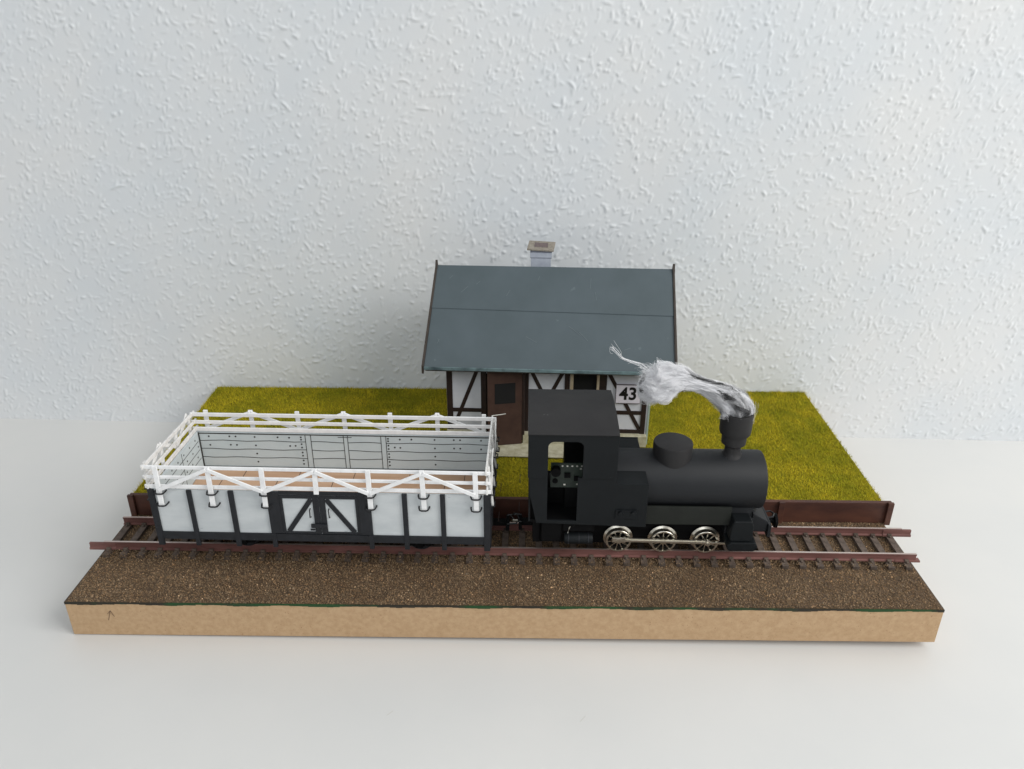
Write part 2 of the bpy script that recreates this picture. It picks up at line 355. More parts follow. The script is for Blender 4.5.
ln_.box(-63.4, 63.4, yi-.3, yi+.05, Z(22.7), Z(23.5))
for q in (-1, 1): ln_.box(-63.5 if q < 0 else 63.0, -63.0 if q < 0 else 63.5, yi-.3, yi+.05, Z(22.7), Z(40.3))
for z in (36.4, 32.2, 28.1): ln_.box(-63.52, -63.44, -21, 21, Z(z-.13), Z(z+.13)); ln_.box(63.44, 63.52, -21, 21, Z(z-.13), Z(z+.13))
ln_.box(-63.52, -63.44, 3.9, 4.2, Z(23), Z(40))
wp(ln_, 'plank_seam', 'black_line')
rivs = []
for q in (-1, 1):
    for x, zz in ((18.9, (38.6, 37.4, 35.2, 33.5, 31.0, 29.4, 27.0, 25.2)), (39, (38.4, 34.2, 30.1, 26)), (59, (38.4, 34.1)), (29, (38.4,)), (50, (38.5, 34.3)), (47.3, (38.5, 34.3)), (24, (38.3, 34.2)), (21.6, (34.3,))):
        for z in zz: rivs.append((q*x, yi, Z(z), 0))
for y in (18, 12, 6, 0, -6, -12):
    for z in (38.3, 34.2, 30.1): rivs.append((-63.48, y+(2 if z == 34.2 else 0), Z(z), math.pi/2))
r0 = None
for x, y, z, a in rivs:
    if r0 is None: r0 = o = MB().lathe([(.40, -.06), (.40, .05)], (0, 0, 0), 'y', 10).build('rivet', 'black_line', wg)
    else: o = r0.copy(); C.objects.link(o); o.parent = wg
    o.location = (x*S, y*S, z*S); o.rotation_euler = (0, 0, a)
fl = wp(MB().box(-HL+1.2, HL-1.2, -HW+1.2, HW-1.2, Z(21.2), Z(22.5)), 'floor', 'floor_wood')
fj = MB()
for k in range(1, 6): fj.box(-63, 63, -21.4+k*7.1-.12, -21.4+k*7.1+.12, Z(22.5), Z(22.56))
for k in range(6):
    for x in range(-60, 62, 24): xx = x+(k % 3)*8; fj.box(xx-.12, xx+.12, -21.4+k*7.1+.12, -21.4+k*7.1+6.9, Z(22.5), Z(22.55))
m_ = fj.build('floor_joint', 'timber', fl)
# black framing on both long sides and the ends
for sg in (-1, 1):
    y0, y1 = (-HW-.7, -HW) if sg < 0 else (HW, HW+.7)
    wp(MB().box(-HL-.3, HL+.3, y0, y1, Z(18.2), Z(21.5)), 'bottom_beam', 'wagon_black', bevel=.12)
    for x, w2 in ((-64, 2.4), (-49.4, 1.8), (-33.4, 2.0), (-17.4, 4.8), (17.4, 4.8), (32.8, 1.9), (47.3, 1.9), (64, 2.4)):
        ya, yb = (y0-.25, y1) if sg < 0 else (y0, y1+.25)
        wp(MB().box(x-w2/2, x+w2/2, ya, yb, Z(22.0 if abs(x) == 17.4 else 15.4), Z(41.0)), 'post', 'wagon_black', bevel=.15)
    for x in (-19, 19): wp(MB().box(x-.9, x+.9, y0-.3, y1, Z(15.4), Z(21.9)), 'post', 'wagon_black', bevel=.12)
    for q in (-1, 1):                                       # double doors
        dx0, dx1 = (.12, 15.0)
        f = wp(MB().box(min(q*dx0, q*dx1), max(q*dx0, q*dx1), y0+.35 if sg < 0 else y0, y1 if sg < 0 else y1-.35, Z(22.0), Z(39.6)), 'door', 'wagon_grey')
        fr = MB(); ys, ye = (y0-.1, y0+.34) if sg < 0 else (y1-.34, y1+.1)
        fr.box(*sorted((q*.12, q*2.4)), ys, ye, Z(22), Z(39.5)); fr.box(*sorted((q*13.9, q*15.0)), ys, ye, Z(22), Z(39.5))
        fr.box(*sorted((q*2.4, q*13.9)), ys, ye, Z(38.2), Z(39.5)); fr.box(*sorted((q*2.4, q*13.9)), ys, ye, Z(22.0), Z(22.9))
        fr.bar((q*2.9, (ys+ye)/2-.04, Z(37.9)), (q*12.8, (ys+ye)/2-.04, Z(23.0)), 1.9, .4, (0, 1, 0))
        fr.build('door_frame', 'wagon_black', f, bevel=.08)
        yy = y0-.9 if sg < 0 else y1+.9; yr = y0+.2 if sg < 0 else y1-.2
        MB().tube([(q*3.6, yr, Z(33.6)), (q*3.6, yy, Z(33.4)), (q*3.7, yy, Z(30.2)), (q*3.6, yr, Z(29.7))], .22).build('handle', 'wire', f, smooth=True)
    wp(MB().box(-15.2, 15.2, y0, y1, Z(39.7), Z(41.2)), 'door_header', 'wagon_black', bevel=.1)
    la = MB(); la.box(-3.8, 2.4, y0-.75 if sg < 0 else y1+.12, y0-.12 if sg < 0 else y1+.75, Z(25.2), Z(26.9)); la.box(-4.3, -2.4, y0-.5 if sg < 0 else y1+.1, y0-.1 if sg < 0 else y1+.5, Z(23.8), Z(24.5)); wp(la, 'latch', 'wagon_black', bevel=.12)
for sg in (-1, 1):
    xa, xb = (-HL-.7, -HL) if sg < 0 else (HL, HL+.7)
    wp(MB().box(xa, xb, -HW-.2, HW+.2, Z(18.2), Z(21.9)), 'end_beam', 'wagon_black', bevel=.12)
    for y in (-21.9, -7.5, 7.5, 21.9): wp(MB().box(xa-.2, xb+.2, y-1.2, y+1.2, Z(16.2), Z(41)), 'post', 'wagon_black', bevel=.12)
# white fence: long sides
def fence_side(sg):
    y = sg*(HW+.95) if sg < 0 else HW-.35; sc = 1.0 if sg < 0 else .86; lo_ = 0 if sg < 0 else .75; wf = 1 if sg < 0 else 1.4
    def fz(z): return Z(41.2+(z-41.2)*sc-lo_)
    ba = 'fence_rail'
    for z, w2 in ((50.9, 1.35), (46.6, 1.25), (42.6, 1.5)):
        tilt = rnd.uniform(-.15, .15)
        wp(MB().bar((-65.6, y*.985, fz(z)+tilt), (65.6, y*.985, fz(z)-tilt), .7, w2*sc*wf), ba, 'white_card', bevel=.12)
    for i, x in enumerate((-60, -40.2, -20, 0, 20, 40.2, 60)):
        bot = 41.0 if i == 3 else 34.3; top = 51.9+.35*(i % 2)
        yo = sg*(HW+1.7)
        lean = rnd.uniform(-.25, .25)
        p = wp(MB().bar((x+lean, yo, Z(bot)), (x-lean, yo-(.0 if i == 3 else 0), fz(top)), 1.85, .8, (0, 1, 0)), 'fence_post', 'white_card', bevel=.12)
        if i != 3:
            for z in (40.3, 34.9):
                yw = yo+sg*.62
                MB().tube([(x-2.0, sg*(HW+.1), Z(z+.3)), (x-1.95, sg*(HW+.9), Z(z+.15)), (x-1.55, yw-sg*.1, Z(z)), (x-.8, yw+sg*.15, Z(z-.1)), (x+.8, yw+sg*.15, Z(z-.1)), (x+1.55, yw-sg*.1, Z(z)), (x+1.95, sg*(HW+.9), Z(z+.15)), (x+2.0, sg*(HW+.1), Z(z+.3))], .33, 8).build('staple', 'wire', p, smooth=True)
    for i in range(6):
        xa = (-60, -40.2, -20, 0, 20, 40.2, 60)[i]; xb = (-60, -40.2, -20, 0, 20, 40.2, 60)[i+1]
        za, zb = (42.0, 51.2) if i % 2 == 0 else (51.2, 42.0)
        wp(MB().bar((xa+.2, y+sg*1.45, fz(za)), (xb-.2, y+sg*1.45, fz(zb)), 1.5, .55, (0, 1, 0)), 'fence_brace', 'white_card', bevel=.1)
fence_side(-1); fence_side(1)
def fence_end(sg):
    x = sg*(HL-.35); lean = .8 if sg < 0 else -.5
    for z, w2 in ((50.7, 1.5), (46.4, 1.45), (42.4, 1.7)):
        dx = sg*lean*(z-42)/9*.8; za, zb = z+.3, z-.9
        wp(MB().bar((x+dx, -24.8, Z(za)), (x+dx, 24.8, Z(41.2+(zb-41.2)*.84+.2)), .7, w2), 'fence_rail', 'white_rough', bevel=.12)
    for y in (-20.5, -6.8, 6.8, 20.5):
        dx = sg*lean*.8; h = 51.4-(y+22)*.06
        p = wp(MB().bar((x+sg*1.9, y, Z(34.3)), (x+sg*.8+dx, y, Z(h)), .8, 2.0, (0, 1, 0)), 'fence_post', 'white_rough', bevel=.12)
        for z in (40.1, 35): MB().tube([(sg*(HL+.3), y-1.9, Z(z+.4)), (x+sg*2.6, y-1.6, Z(z)), (x+sg*2.6, y+1.6, Z(z)), (sg*(HL+.3), y+1.9, Z(z+.4))], .3, 7).build('staple', 'wire', p, smooth=True)
    for ya, yb, za, zb in ((-20.5, -6.8, 42, 50.8), (-6.8, 6.8, 50.8, 42), (6.8, 20.5, 42, 49.8)):
        wp(MB().bar((x+sg*1.5, ya, Z(za)), (x+sg*1.5+sg*lean*.5, yb, Z(zb)), .55, 1.7, (0, 0, 1)), 'fence_brace', 'white_rough', bevel=.1)
fence_end(-1); fence_end(1)
wp(MB().tube([(64, 24.2, Z(49.6)), (67, 24.4, Z(49.9)), (69.6, 24.1, Z(50.6))], .22), 'wire_end', 'bare_wire', smooth=True)
# underframe, axle boxes, wheels, couplings
wp(MB().box(-60, 60, -9, 9, Z(13.5), Z(18.0)), 'underframe', 'deep_black', bevel=.2)
for x in (-36, 36):
    for sy in (-1, 1):
        m_ = MB(); m_.box(x-4.5, x+4.5, sy*12.5-.8, sy*12.5+.8, Z(9), Z(18)); m_.box(x-1.6, x+1.6, sy*13.8-1.2, sy*13.8+1.2, Z(9.2), Z(13)); wp(m_, 'axle_box', 'deep_black', bevel=.2)
        wp(MB().lathe([(.8, sy*10.3), (5.0, sy*10.3), (5.05, sy*8.2), (5.9, sy*8.05), (5.9, sy*7.3), (.8, sy*7.3)], (x, 0, Z(10.12)), 'y', 36), 'wheel', 'wagon_black', smooth=True)
    wp(MB().lathe([(.8, -7.2), (.8, 7.2)], (x, 0, Z(10.12)), 'y', 16), 'axle', 'deep_black', smooth=True)
for sg in (-1, 1):
    c_ = MB(); c_.box(sg*64 if sg > 0 else -71, 71 if sg > 0 else -64, -1.6, 1.6, Z(11.2), Z(13)); c_.box(*sorted((sg*70.5, sg*72.0)), -4.2, 4.2, Z(10.6), Z(13.2))
    cp = wp(c_, 'coupling', 'deep_black', bevel=.3)
    MB().tube([(sg*71, -3.2, Z(13.4)), (sg*75, -3.2, Z(13.9)), (sg*76, 0, Z(14.0)), (sg*75, 3.2, Z(13.9)), (sg*71, 3.2, Z(13.4))], .35).build('coupling_loop', 'wire', cp, smooth=True)

# ---------------------------------------------------------------- locomotive
lo = empty('steam_locomotive', (226, 38.35, 5.0), -.5)
tag(lo, 'matt black narrow gauge tank steam locomotive with silver spoked wheels', 'locomotive')
def lp(m_, name, mt, parent=lo, **k): return m_.build(name, mt, parent, **k)
BR, BZ = 11.8, 34.7
prof = [(BR-.9, 45.4), (BR-.25, 45.1), (BR, 44.4), (BR, -16)]
bo = lp(MB().lathe([(0.01, -16)]+[(r, t) for r, t in prof[::-1]]+[(.01, 45.4)], (0, 0, Z(BZ)), 'x', 96, cap=False), 'boiler', 'loco_boiler', smooth=True)
MB().lathe([(.01, 46.2), (2, 46.2), (9.4, 45.8), (9.9, 45.35)], (0, 0, Z(BZ)), 'x', 64, cap=False).build('smokebox_door', 'loco_boiler', bo, smooth=True)
lp(MB().lathe([(7.8, Z(41.5)), (7.8, Z(50.9)), (7.55, Z(51.4)), (7.1, Z(51.6)), (.01, Z(51.75))], (8.9, 0, 0), 'z', 72, cap=False), 'steam_dome', 'loco_black', smooth=True)
lp(MB().lathe([(4.6, Z(45.3)), (3.6, Z(46.8)), (3.1, Z(48.0)), (3.1, Z(50.2)), (4.0, Z(50.9)), (4.75, Z(51.6)), (4.85, Z(55.6)), (5.9, Z(56.1)), (6.15, Z(57)), (6.25, Z(65.0)), (6.05, Z(65.4)), (5.3, Z(65.4)), (5.2, Z(61)), (.01, Z(61))], (32.6, 0, 0), 'z', 64, cap=False), 'chimney_stack', 'loco_black', smooth=True)
# cab
T = .9
def rrect_open_side(y0, y1, x0, x1, z0, z1, wx0, wx1, wz1, r, mb, nseg=7):
    """side sheet open at the bottom between wx0..wx1, rounded top corners"""
    pts = [(x0, z0), (wx0, z0), (wx0, wz1-r)]
    pts += [(wx0+r-r*math.cos(a), wz1-r+r*math.sin(a)) for a in [math.pi/2*k/nseg for k in range(1, nseg+1)]]
    pts += [(wx1-r+r*math.sin(a), wz1-r+r*math.cos(a)) for a in [math.pi/2*k/nseg for k in range(0, nseg)]]
    pts += [(wx1, wz1-r), (wx1, z0), (x1, z0), (x1, z1), (x0, z1)]
    mb.prism(pts, 'y', y0, y1)
cabx0, cabx1 = -48.7, -15.0
SY = 18.4; EZ = 64.5; CZ = 66.2
m_ = MB(); rrect_open_side(-SY-.7, -SY+T, cabx0, cabx1, Z(45.6), Z(EZ-.2), -41.2, -28.0, Z(61.4), 2.4, m_)
cu = lp(m_, 'cab_upper_side', 'loco_side', bevel=.12)
m_ = MB(); rrect_open_side(SY-T, SY+.45, cabx0, cabx1, Z(45.6), Z(EZ-.2), -42.0, -32.4, Z(61.4), 2.0, m_)
lp(m_, 'cab_upper_side', 'loco_side', bevel=.12)
# lower sides with the door opening, running on as the side tank
def lower(sgn, dx1):
    y0, y1 = (-SY, -SY+T) if sgn < 0 else (SY-T, SY)
    pts = [(-48.4, Z(45.5)), (-48.0, Z(38)), (-45.2, Z(24.4)), (-2.4, Z(23.2)), (-2.4, Z(42.9)), (-14.9, Z(42.9)), (-14.9, Z(45.5)), (dx1, Z(45.5)), (dx1, Z(25.6)), (-41.0, Z(25.8)), (-41.2, Z(45.5))]
    lp(MB().prism(pts, 'y', y0, y1), 'cab_lower_side', 'loco_side', bevel=.1)
lower(-1, -29.6); lower(1, -32.6)
for sgn in (-1, 1):
    ya, yb = sorted((sgn*(SY-T-.02), sgn*5.0)); tk = MB().box(-14.8, -2.5, ya, yb, Z(24.5), Z(42.8)); lp(tk, 'side_tank', 'loco_side', bevel=.15)
# end sheets of the cab with windows (spectacle plates)
for nm, xx in (('cab_front', -15.8), ('cab_back', -48.3)):
    ARC = [(-SY+T+.1, Z(EZ-.2))]+[(y, Z(EZ-.3+(CZ-EZ-.4)*(1-(y/SY)**2))) for y in np.linspace(-16, 16, 9)]+[(SY-T-.1, Z(EZ-.2))]
    low_ = 24.5 if nm == 'cab_back' else 44
    pts = [(-SY+T+.1, Z(low_))]+ARC+[(SY-T-.1, Z(low_))]
    lp(MB().prism([(y, z) for y, z in pts], 'x', xx, xx+.7), nm, 'loco_side')
# arched roof
n = 22; pts = []
for k in range(n+1):
    y = -SY-.7+(2*SY+1.4)*k/n; tt = abs(y)/(SY+.7); z = CZ-(CZ-EZ)*tt**2.2; pts.append((y, Z(z)))
low2 = [(y, z-.75) for y, z in pts[::-1]]
m_ = MB()
vs = []; fs = []
for x in (cabx0-.1, cabx1+.15):
    vs += [(x, y, z) for y, z in pts+low2]
N_ = len(pts+low2)
for i in range(N_): fs.append((i, (i+1) % N_, N_+(i+1) % N_, N_+i))
for i in range(n): fs.append((i, i+1, N_-2-i, N_-1-i)); fs.append((N_+i, N_+i+1, 2*N_-2-i, 2*N_-1-i))
m_.add(vs, fs); lp(m_, 'cab_roof', 'loco_black', smooth=True)
# cab interior: floor, motor block, circuit board
lp(MB().box(-47.5, -16, -SY+T, SY-T, Z(24.3), Z(25.4)), 'cab_floor', 'deep_black')
lp(MB().box(-34, -16, -9, 9, Z(25.4), Z(46)).box(-41, -34, -6, -1.2, Z(25.4), Z(33)), 'motor_block', 'deep_black', bevel=.3)
pc = lp(MB().box(-40.5, -27.6, -9.9, -9.2, Z(33.6), Z(44.6)).box(-40.5, -28.5, -9.2, 0, Z(33.3), Z(34)), 'circuit_board', 'pcb')
pc.location = (.8*S, 0, 2.0*S)
m_ = MB()
for k in range(5): m_.lathe([(.42, -10.15), (.3, -10.3)], (-36+k*1.9, 0, Z(43.6)), 'y', 10)
for x, z in ((-30, 35.2), (-35, 35), (-28.8, 42.3)): m_.box(x-.4, x+.4, -10.1, -9.9, Z(z-.3), Z(z+.3))
m_.build('solder_joint', 'solder', pc)
m_ = MB(); m_.lathe([(1.9, -12.4), (1.9, -9.9)], (-38.6, 0, Z(41.8)), 'y', 20); m_.box(-35.2, -32.8, -10.6, -9.9, Z(38.4), Z(40.4)); m_.lathe([(1.1, -10.2), (1.1, -9.9)], (-38.7, 0, Z(36.6)), 'y', 14); m_.box(-31.4, -29.6, -10.5, -9.9, Z(37), Z(39))
m_.build('capacitor', 'deep_black', pc)
# footplate, frames, springs, small box with two knobs
lp(MB().box(-2.3, 32.2, -12.4, -11.5, Z(20.4), Z(28.9)).box(-2.3, 32.2, 11.5, 12.4, Z(20.4), Z(28.9)).box(-2.3, 31.8, -11.5, 11.5, Z(20.6), Z(21.6)), 'running_frame', 'loco_frame', bevel=.15)
m_ = MB(); m_.box(-14.6, -6.0, -SY-.5, -SY, Z(27.2), Z(31.2)); bx = lp(m_, 'oil_box', 'loco_side', bevel=.2)
MB().lathe([(.95, -SY-1.5), (1.05, -SY-.4)], (-12.5, 0, Z(30.2)), 'y', 16).lathe([(.95, -SY-1.5), (1.05, -SY-.4)], (-7.6, 0, Z(30.2)), 'y', 16).build('knob', 'loco_side', bx, smooth=True)
lp(MB().box(-44, 36, -6.2, -5.0, Z(6.4), Z(20.4)).box(-44, 36, 5.0, 6.2, Z(6.4), Z(20.4)).box(-44, 34, -5, 5, Z(9), Z(20)), 'chassis', 'deep_black', bevel=.2)
lp(MB().box(-46.5, -43.5, -14, 14, Z(12), Z(24.2)), 'buffer_beam', 'deep_black', bevel=.4)
m_ = MB(); m_.box(-34.5, -22, -15.5, -13.5, Z(18.6), Z(23.5)); m_.box(-43, -35, -15.5, -14, Z(13.5), Z(24)); lp(m_, 'step_bracket', 'deep_black', bevel=.3)
ar = lp(MB().lathe([(.01, -34), (2.0, -33.8), (2.3, -33.2), (2.3, -23.2), (2.0, -22.6), (.01, -22.4)], (0, -15.8, Z(15.6)), 'x', 24, cap=False), 'air_tank', 'loco_side', smooth=True)
m_ = MB()
for x in (-32.4, -28.2, -24.5): m_.lathe([(2.42, x), (2.42, x+.4)], (0, -15.8, Z(15.6)), 'x', 24)
m_.build('tank_band', 'wagon_black', ar, smooth=True)
lp(MB().tube([(-32.5, -15.8, Z(18)), (-32, -15.6, Z(20)), (-31, -14.8, Z(22))], .25), 'pipe', 'bare_wire', smooth=True)
# cylinders and smokebox saddle
for sgn in (-1, 1):
    yc = sgn*13.2
    prof2 = [(31.9, 22.5), (32.6, 25), (39.8, 25), (40.6, 22.5), (40.6, 16.2), (40.2, 15.5), (32.2, 15.5), (31.6, 16.2)]
    cy = lp(MB().prism([(x, Z(z)) for x, z in prof2], 'y', yc-3.2, yc+3.2), 'cylinder_block', 'loco_side', bevel=.95, seg=3)
    ro = [(30.8, 12.6), (31.8, 11.4), (41.4, 11.4), (42.8, 12.6), (42.8, 14.2), (41.8, 15.4), (32, 15.4), (30.8, 14.2)]
    MB().prism([(x, Z(z)) for x, z in ro], 'y', yc-4.1, yc+3).build('cylinder_flange', 'loco_side', cy, bevel=.35)
m_ = MB(); m_.box(31.2, 42, -10, 10, Z(13), Z(22.2)); m_.prism([(-9, Z(22.2)), (9, Z(22.2)), (7.2, Z(27.5)), (-7.2, Z(27.5))], 'x', 32, 42.5); lp(m_, 'saddle', 'loco_boiler', bevel=.3)
m_ = MB(); m_.prism([(41.6, Z(24.6)), (48.2, Z(20.6)), (48.2, Z(15.5)), (41.6, Z(15.5))], 'y', -9.6, 9.6); lp(m_, 'front_footplate', 'loco_boiler', bevel=.35)
m_ = MB(); m_.box(48.2, 49.6, -10.6, 10.6, Z(13.5), Z(19.6)); lp(m_, 'buffer_beam', 'loco_boiler', bevel=.3)
cp = lp(MB().lathe([(.01, 49.5), (1.2, 49.5), (1.2, 53.6), (2.9, 53.8), (3.1, 54.8), (.01, 55.1)], (0, 0, Z(14.5)), 'x', 24, cap=False), 'buffer', 'deep_black', smooth=True)
MB().tube([(49.5, -2.4, Z(17.2)), (52.5, -2.2, Z(17.8)), (53.5, 0, Z(17.8)), (52.5, 2.2, Z(17.6)), (49.5, 2.4, Z(17))], .4).build('coupling_loop', 'wire', cp, smooth=True)
cp = lp(MB().box(-51, -46.4, -1.6, 1.6, Z(11), Z(13)).box(-52.2, -50.8, -4, 4, Z(10.4), Z(13.2)), 'coupling', 'deep_black', bevel=.3)
MB().tube([(-51, -2.6, Z(13.6)), (-54, -2.6, Z(14.2)), (-55.4, 0, Z(14.6)), (-54, 2.6, Z(14.2)), (-51, 2.6, Z(13.6))], .35).build('coupling_loop', 'wire', cp, smooth=True)
MB().box(-54.6, -52.6, -3.3, -2.7, Z(14.3), Z(14.9)).build('hook_tip', 'bare_wire', cp)
# wheels
WR, WZ = 5.15, 10.25
def wheel_mb(sgn):
    tyre = MB(); yo, yi_, yf = sgn*10.3, sgn*8.15, sgn*7.35
    tyre.lathe([(WR-.75, yo+sgn*-.05), (WR-.75, yi_), (WR-.75, yf), (WR+.75, yf), (WR+.85, yf+sgn*.3), (WR+.05, yi_), (WR, yo-sgn*.15), (WR-.15, yo), (WR-.75, yo-sgn*.05)], (0, 0, 0), 'y', 56, cap=False)
    return tyre
def wheel(x, sgn, phase):
    hub = MB().lathe([(.01, sgn*10.55), (1.15, sgn*10.5), (1.25, sgn*10.2), (1.25, sgn*7.6), (.01, sgn*7.6)], (0, 0, 0), 'y', 24, cap=False)
    hb = hub.build('wheel', 'nickel', lo, smooth=True); hb.location = (x*S, 0, Z(WZ)*S)
    wheel_mb(sgn).build('tyre', 'nickel', hb, smooth=True)
    sp = MB()
    for k in range(10):
        a = 2*math.pi*k/10+phase; sp.bar((1.0*math.cos(a), sgn*9.75, 1.0*math.sin(a)), ((WR-.6)*math.cos(a), sgn*9.75, (WR-.6)*math.sin(a)), .36, .5, (0, 1, 0))
    sp.build('spokes', 'nickel', hb)
    MB().lathe([(.01, sgn*8.0), (WR-.8, sgn*8.0), (WR-.8, sgn*7.6), (.01, sgn*7.6)], (0, 0, 0), 'y', 40, cap=False).build('backing_disc', 'deep_black', hb, smooth=True)
for x, ph in ((-11.3, .1), (6.9, .35), (24.2, .2)):
    for sgn in (-1, 1): wheel(x, sgn, ph)
for sgn in (-1, 1):
    rod = MB(); y = sgn*11.3
    rod.bar((-9.5, y, Z(11.4)), (32.4, y, Z(10.9)), .8, 1.0); rod.bar((-8.9, y-sgn*.2, Z(11.6)), (25, y-sgn*.2, Z(11.0)), .6, 1.75)
    rd = lp(rod, 'coupling_rod', 'nickel', bevel=.1)
    MB().box(-14.2, -8.6, y-.55, y+.35, Z(10.6), Z(13.0)).lathe([(1.3, y-.6), (1.3, y+.6)], (-11.4, 0, Z(11.4)), 'y', 20).build('crank', 'nickel', rd, bevel=.25)
    MB().lathe([(1.35, y-.6), (1.35, y+.6)], (24.6, 0, Z(11.0)), 'y', 20).lathe([(.6, y-1.0), (.6, y+1.0)], (24.6, 0, Z(11.0)), 'y', 12).build('rod_end', 'nickel', rd, bevel=.12)

# ---------------------------------------------------------------- crossing keeper's house
HO = empty('crossing_house', (236.5, 108.9, G-.6), -1.9)
tag(HO, 'small half timbered house with slate blue roof standing on the grass', 'house')
def hz(z): return z-(G-.6)
def hp(m_, name, mt, parent=HO, **k): return m_.build(name, mt, parent, **k)
WL, DP = -98.6, 45.0
RZ, RY, EYF, EZF = 92.0, 25.0, -11.0, 54.4
EYB = 55.0; EZB = RZ-(EYB-RY)*(RZ-EZF)/(RY-EYF)*.9
def roofz(y): return RZ+(y-RY)*(RZ-EZF)/(RY-EYF) if y <= RY else RZ-(y-RY)*(RZ-EZB)/(EYB-RY)
# front wall as infill pieces around door and window openings
fw = MB(); ztop = roofz(0)-1.2
fw.box(WL, -79.5, 0, 1, hz(9.5), hz(ztop)); fw.box(-60.9, -38.5, 0, 1, hz(9.5), hz(ztop)); fw.box(-24.2, 0, 0, 1, hz(9.5), hz(ztop))
fw.box(-79.5, -60.9, 0, 1, hz(46.4), hz(ztop)); fw.box(-38.5, -24.2, 0, 1, hz(47.6), hz(ztop)); fw.box(-38.5, -24.2, 0, 1, hz(9.5), hz(27))
fwo = hp(fw, 'front_wall', 'plaster')
for nm, x in (('gable_wall', WL), ('gable_wall', -1.0)):
    hp(MB().prism([(1, hz(9.5)), (DP, hz(9.5)), (DP, hz(roofz(DP)-1.2)), (RY, hz(RZ-1.2)), (1, hz(roofz(1)-1.2))], 'x', x, x+1.0), nm, 'plaster')
hp(MB().box(WL, 0, DP, DP+1, hz(9.5), hz(roofz(DP+1)-1)), 'back_wall', 'plaster')
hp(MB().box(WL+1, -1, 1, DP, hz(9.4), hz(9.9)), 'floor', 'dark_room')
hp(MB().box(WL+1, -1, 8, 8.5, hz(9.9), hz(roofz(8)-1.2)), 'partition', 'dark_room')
hp(MB().box(.02, .9, -.4, 1, hz(9.5), hz(ztop)), 'wall_edge', 'paper_edge')
# plinth
pl = MB(); pl.box(WL-.3, -79.2, -3.4, 0, hz(9.5), hz(15.4)); pl.box(-61.0, .0, -3.4, 0, hz(9.5), hz(15.4)); hp(pl, 'plinth', 'plinth_cream', bevel=.15)
hp(MB().box(-82, -36.5, -16.2, -3.4, hz(9.5), hz(10.3)), 'door_step', 'plinth_cream', bevel=.3)
def beam(xa, za, xb, zb, w2=2.3):
    hp(MB().bar((xa, -.25, hz(za)), (xb, -.25, hz(zb)), w2, .6, (0, 1, 0)), 'timber_beam', 'timber', bevel=.08)
ZT = 51.5
for x, w2 in ((-97.1, 2.8), (-80.4, 2.7), (-59.9, 2.9), (-39.9, 2.4), (-22.6, 3.6), (-2.1, 2.4)): beam(x, 15.4, x, ZT, w2)
ye = -.2
def beam2(xa, za, xb, zb, w2=1.9):
    hp(MB().bar((xa, -.15, hz(za)), (xb, -.15, hz(zb)), w2, .5, (0, 1, 0)), 'timber_beam', 'timber', bevel=.08)
for xa, xb, zz in ((-95.7, -81.8, 26.4), (-95.7, -81.8, 16.6), (-58.4, -41.1, 26.6), (-58.4, -41.1, 16.6), (-38.7, -24.4, 26.2), (-38.7, -24.4, 16.6), (-20.8, -3.3, 27.0), (-20.8, -3.3, 16.6), (-95.7, -81.8, 50.2), (-58.4, -41.1, 50.2), (-20.8, -3.3, 50.2)): beam2(xa, zz, xb, zz, 2.0)
def beam3(xa, za, xb, zb, w2=1.8):
    hp(MB().bar((xa, -.08, hz(za)), (xb, -.08, hz(zb)), w2, .4, (0, 1, 0)), 'timber_brace', 'timber', bevel=.06)
beam3(-83.2, 49, -95, 18); beam3(-57.6, 49, -43, 18.6); beam3(-41.6, 49, -56, 18.6); beam3(-20.3, 48.6, -3.6, 17.8)
# front door, ajar
dr_ = bpy.data.objects.new('door', None)
m_ = MB(); m_.box(-16.9, 0, 0, 1, 0, 41.5)
do = m_.build('door', 'door_brown', HO, bevel=.15); do.location = (-61.4*S, -4.4*S, hz(10.4)*S); do.rotation_euler = (0, 0, math.radians(12))
bpy.data.objects.remove(dr_)
MB().box(-13.4, -3.4, -.12, .02, 23.0, 33.8).build('door_window', 'dark_room', do, bevel=.03)
hp(MB().box(-61.4, -60.2, -4.6, 0, hz(15.4), hz(51.5)), 'door_jamb', 'timber', bevel=.1)
# window with cream linings
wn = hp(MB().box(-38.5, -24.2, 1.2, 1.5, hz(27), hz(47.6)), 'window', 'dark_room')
m_ = MB(); m_.box(-38.5, -36.9, -.5, 1.2, hz(27.2), hz(47.6)); m_.box(-25.6, -24.2, -.5, 1.2, hz(27.2), hz(47.6)); m_.box(-36.9, -25.6, -.5, 1.2, hz(27.2), hz(28.6)); m_.build('window_frame', 'trim_cream', wn, bevel=.1)
# number plate
sp = hp(MB().box(-16.4, -4.2, -1.15, -.35, hz(32.4), hz(42.6)), 'number_plate', 'sign_edge', bevel=.1)
MB().box(-16.1, -4.5, -1.25, -1.1, hz(32.8), hz(42.3)).build('plate_face', 'sign_plate', sp)
cu_ = bpy.data.curves.new('digits', 'FONT'); cu_.body = '43'; cu_.size = 9.2*S; cu_.extrude = .04*S; cu_.offset = .24*S; cu_.align_x = 'CENTER'; cu_.align_y = 'CENTER'; cu_.space_character = 1.02
to = bpy.data.objects.new('digits_tmp', cu_); C.objects.link(to); bpy.context.view_layer.update()
me = bpy.data.meshes.new_from_object(to.evaluated_get(bpy.context.evaluated_depsgraph_get())); bpy.data.objects.remove(to)
me.materials.clear(); me.materials.append(MATS['sign_black']); me.name = 'digits'
dg = bpy.data.objects.new('digits', me); C.objects.link(dg); dg.parent = sp; dg.location = (-10.3*S, -1.30*S, hz(37.55)*S); dg.rotation_euler = (math.pi/2, 0, 0); dg.scale = (.92, 1.0, 1)
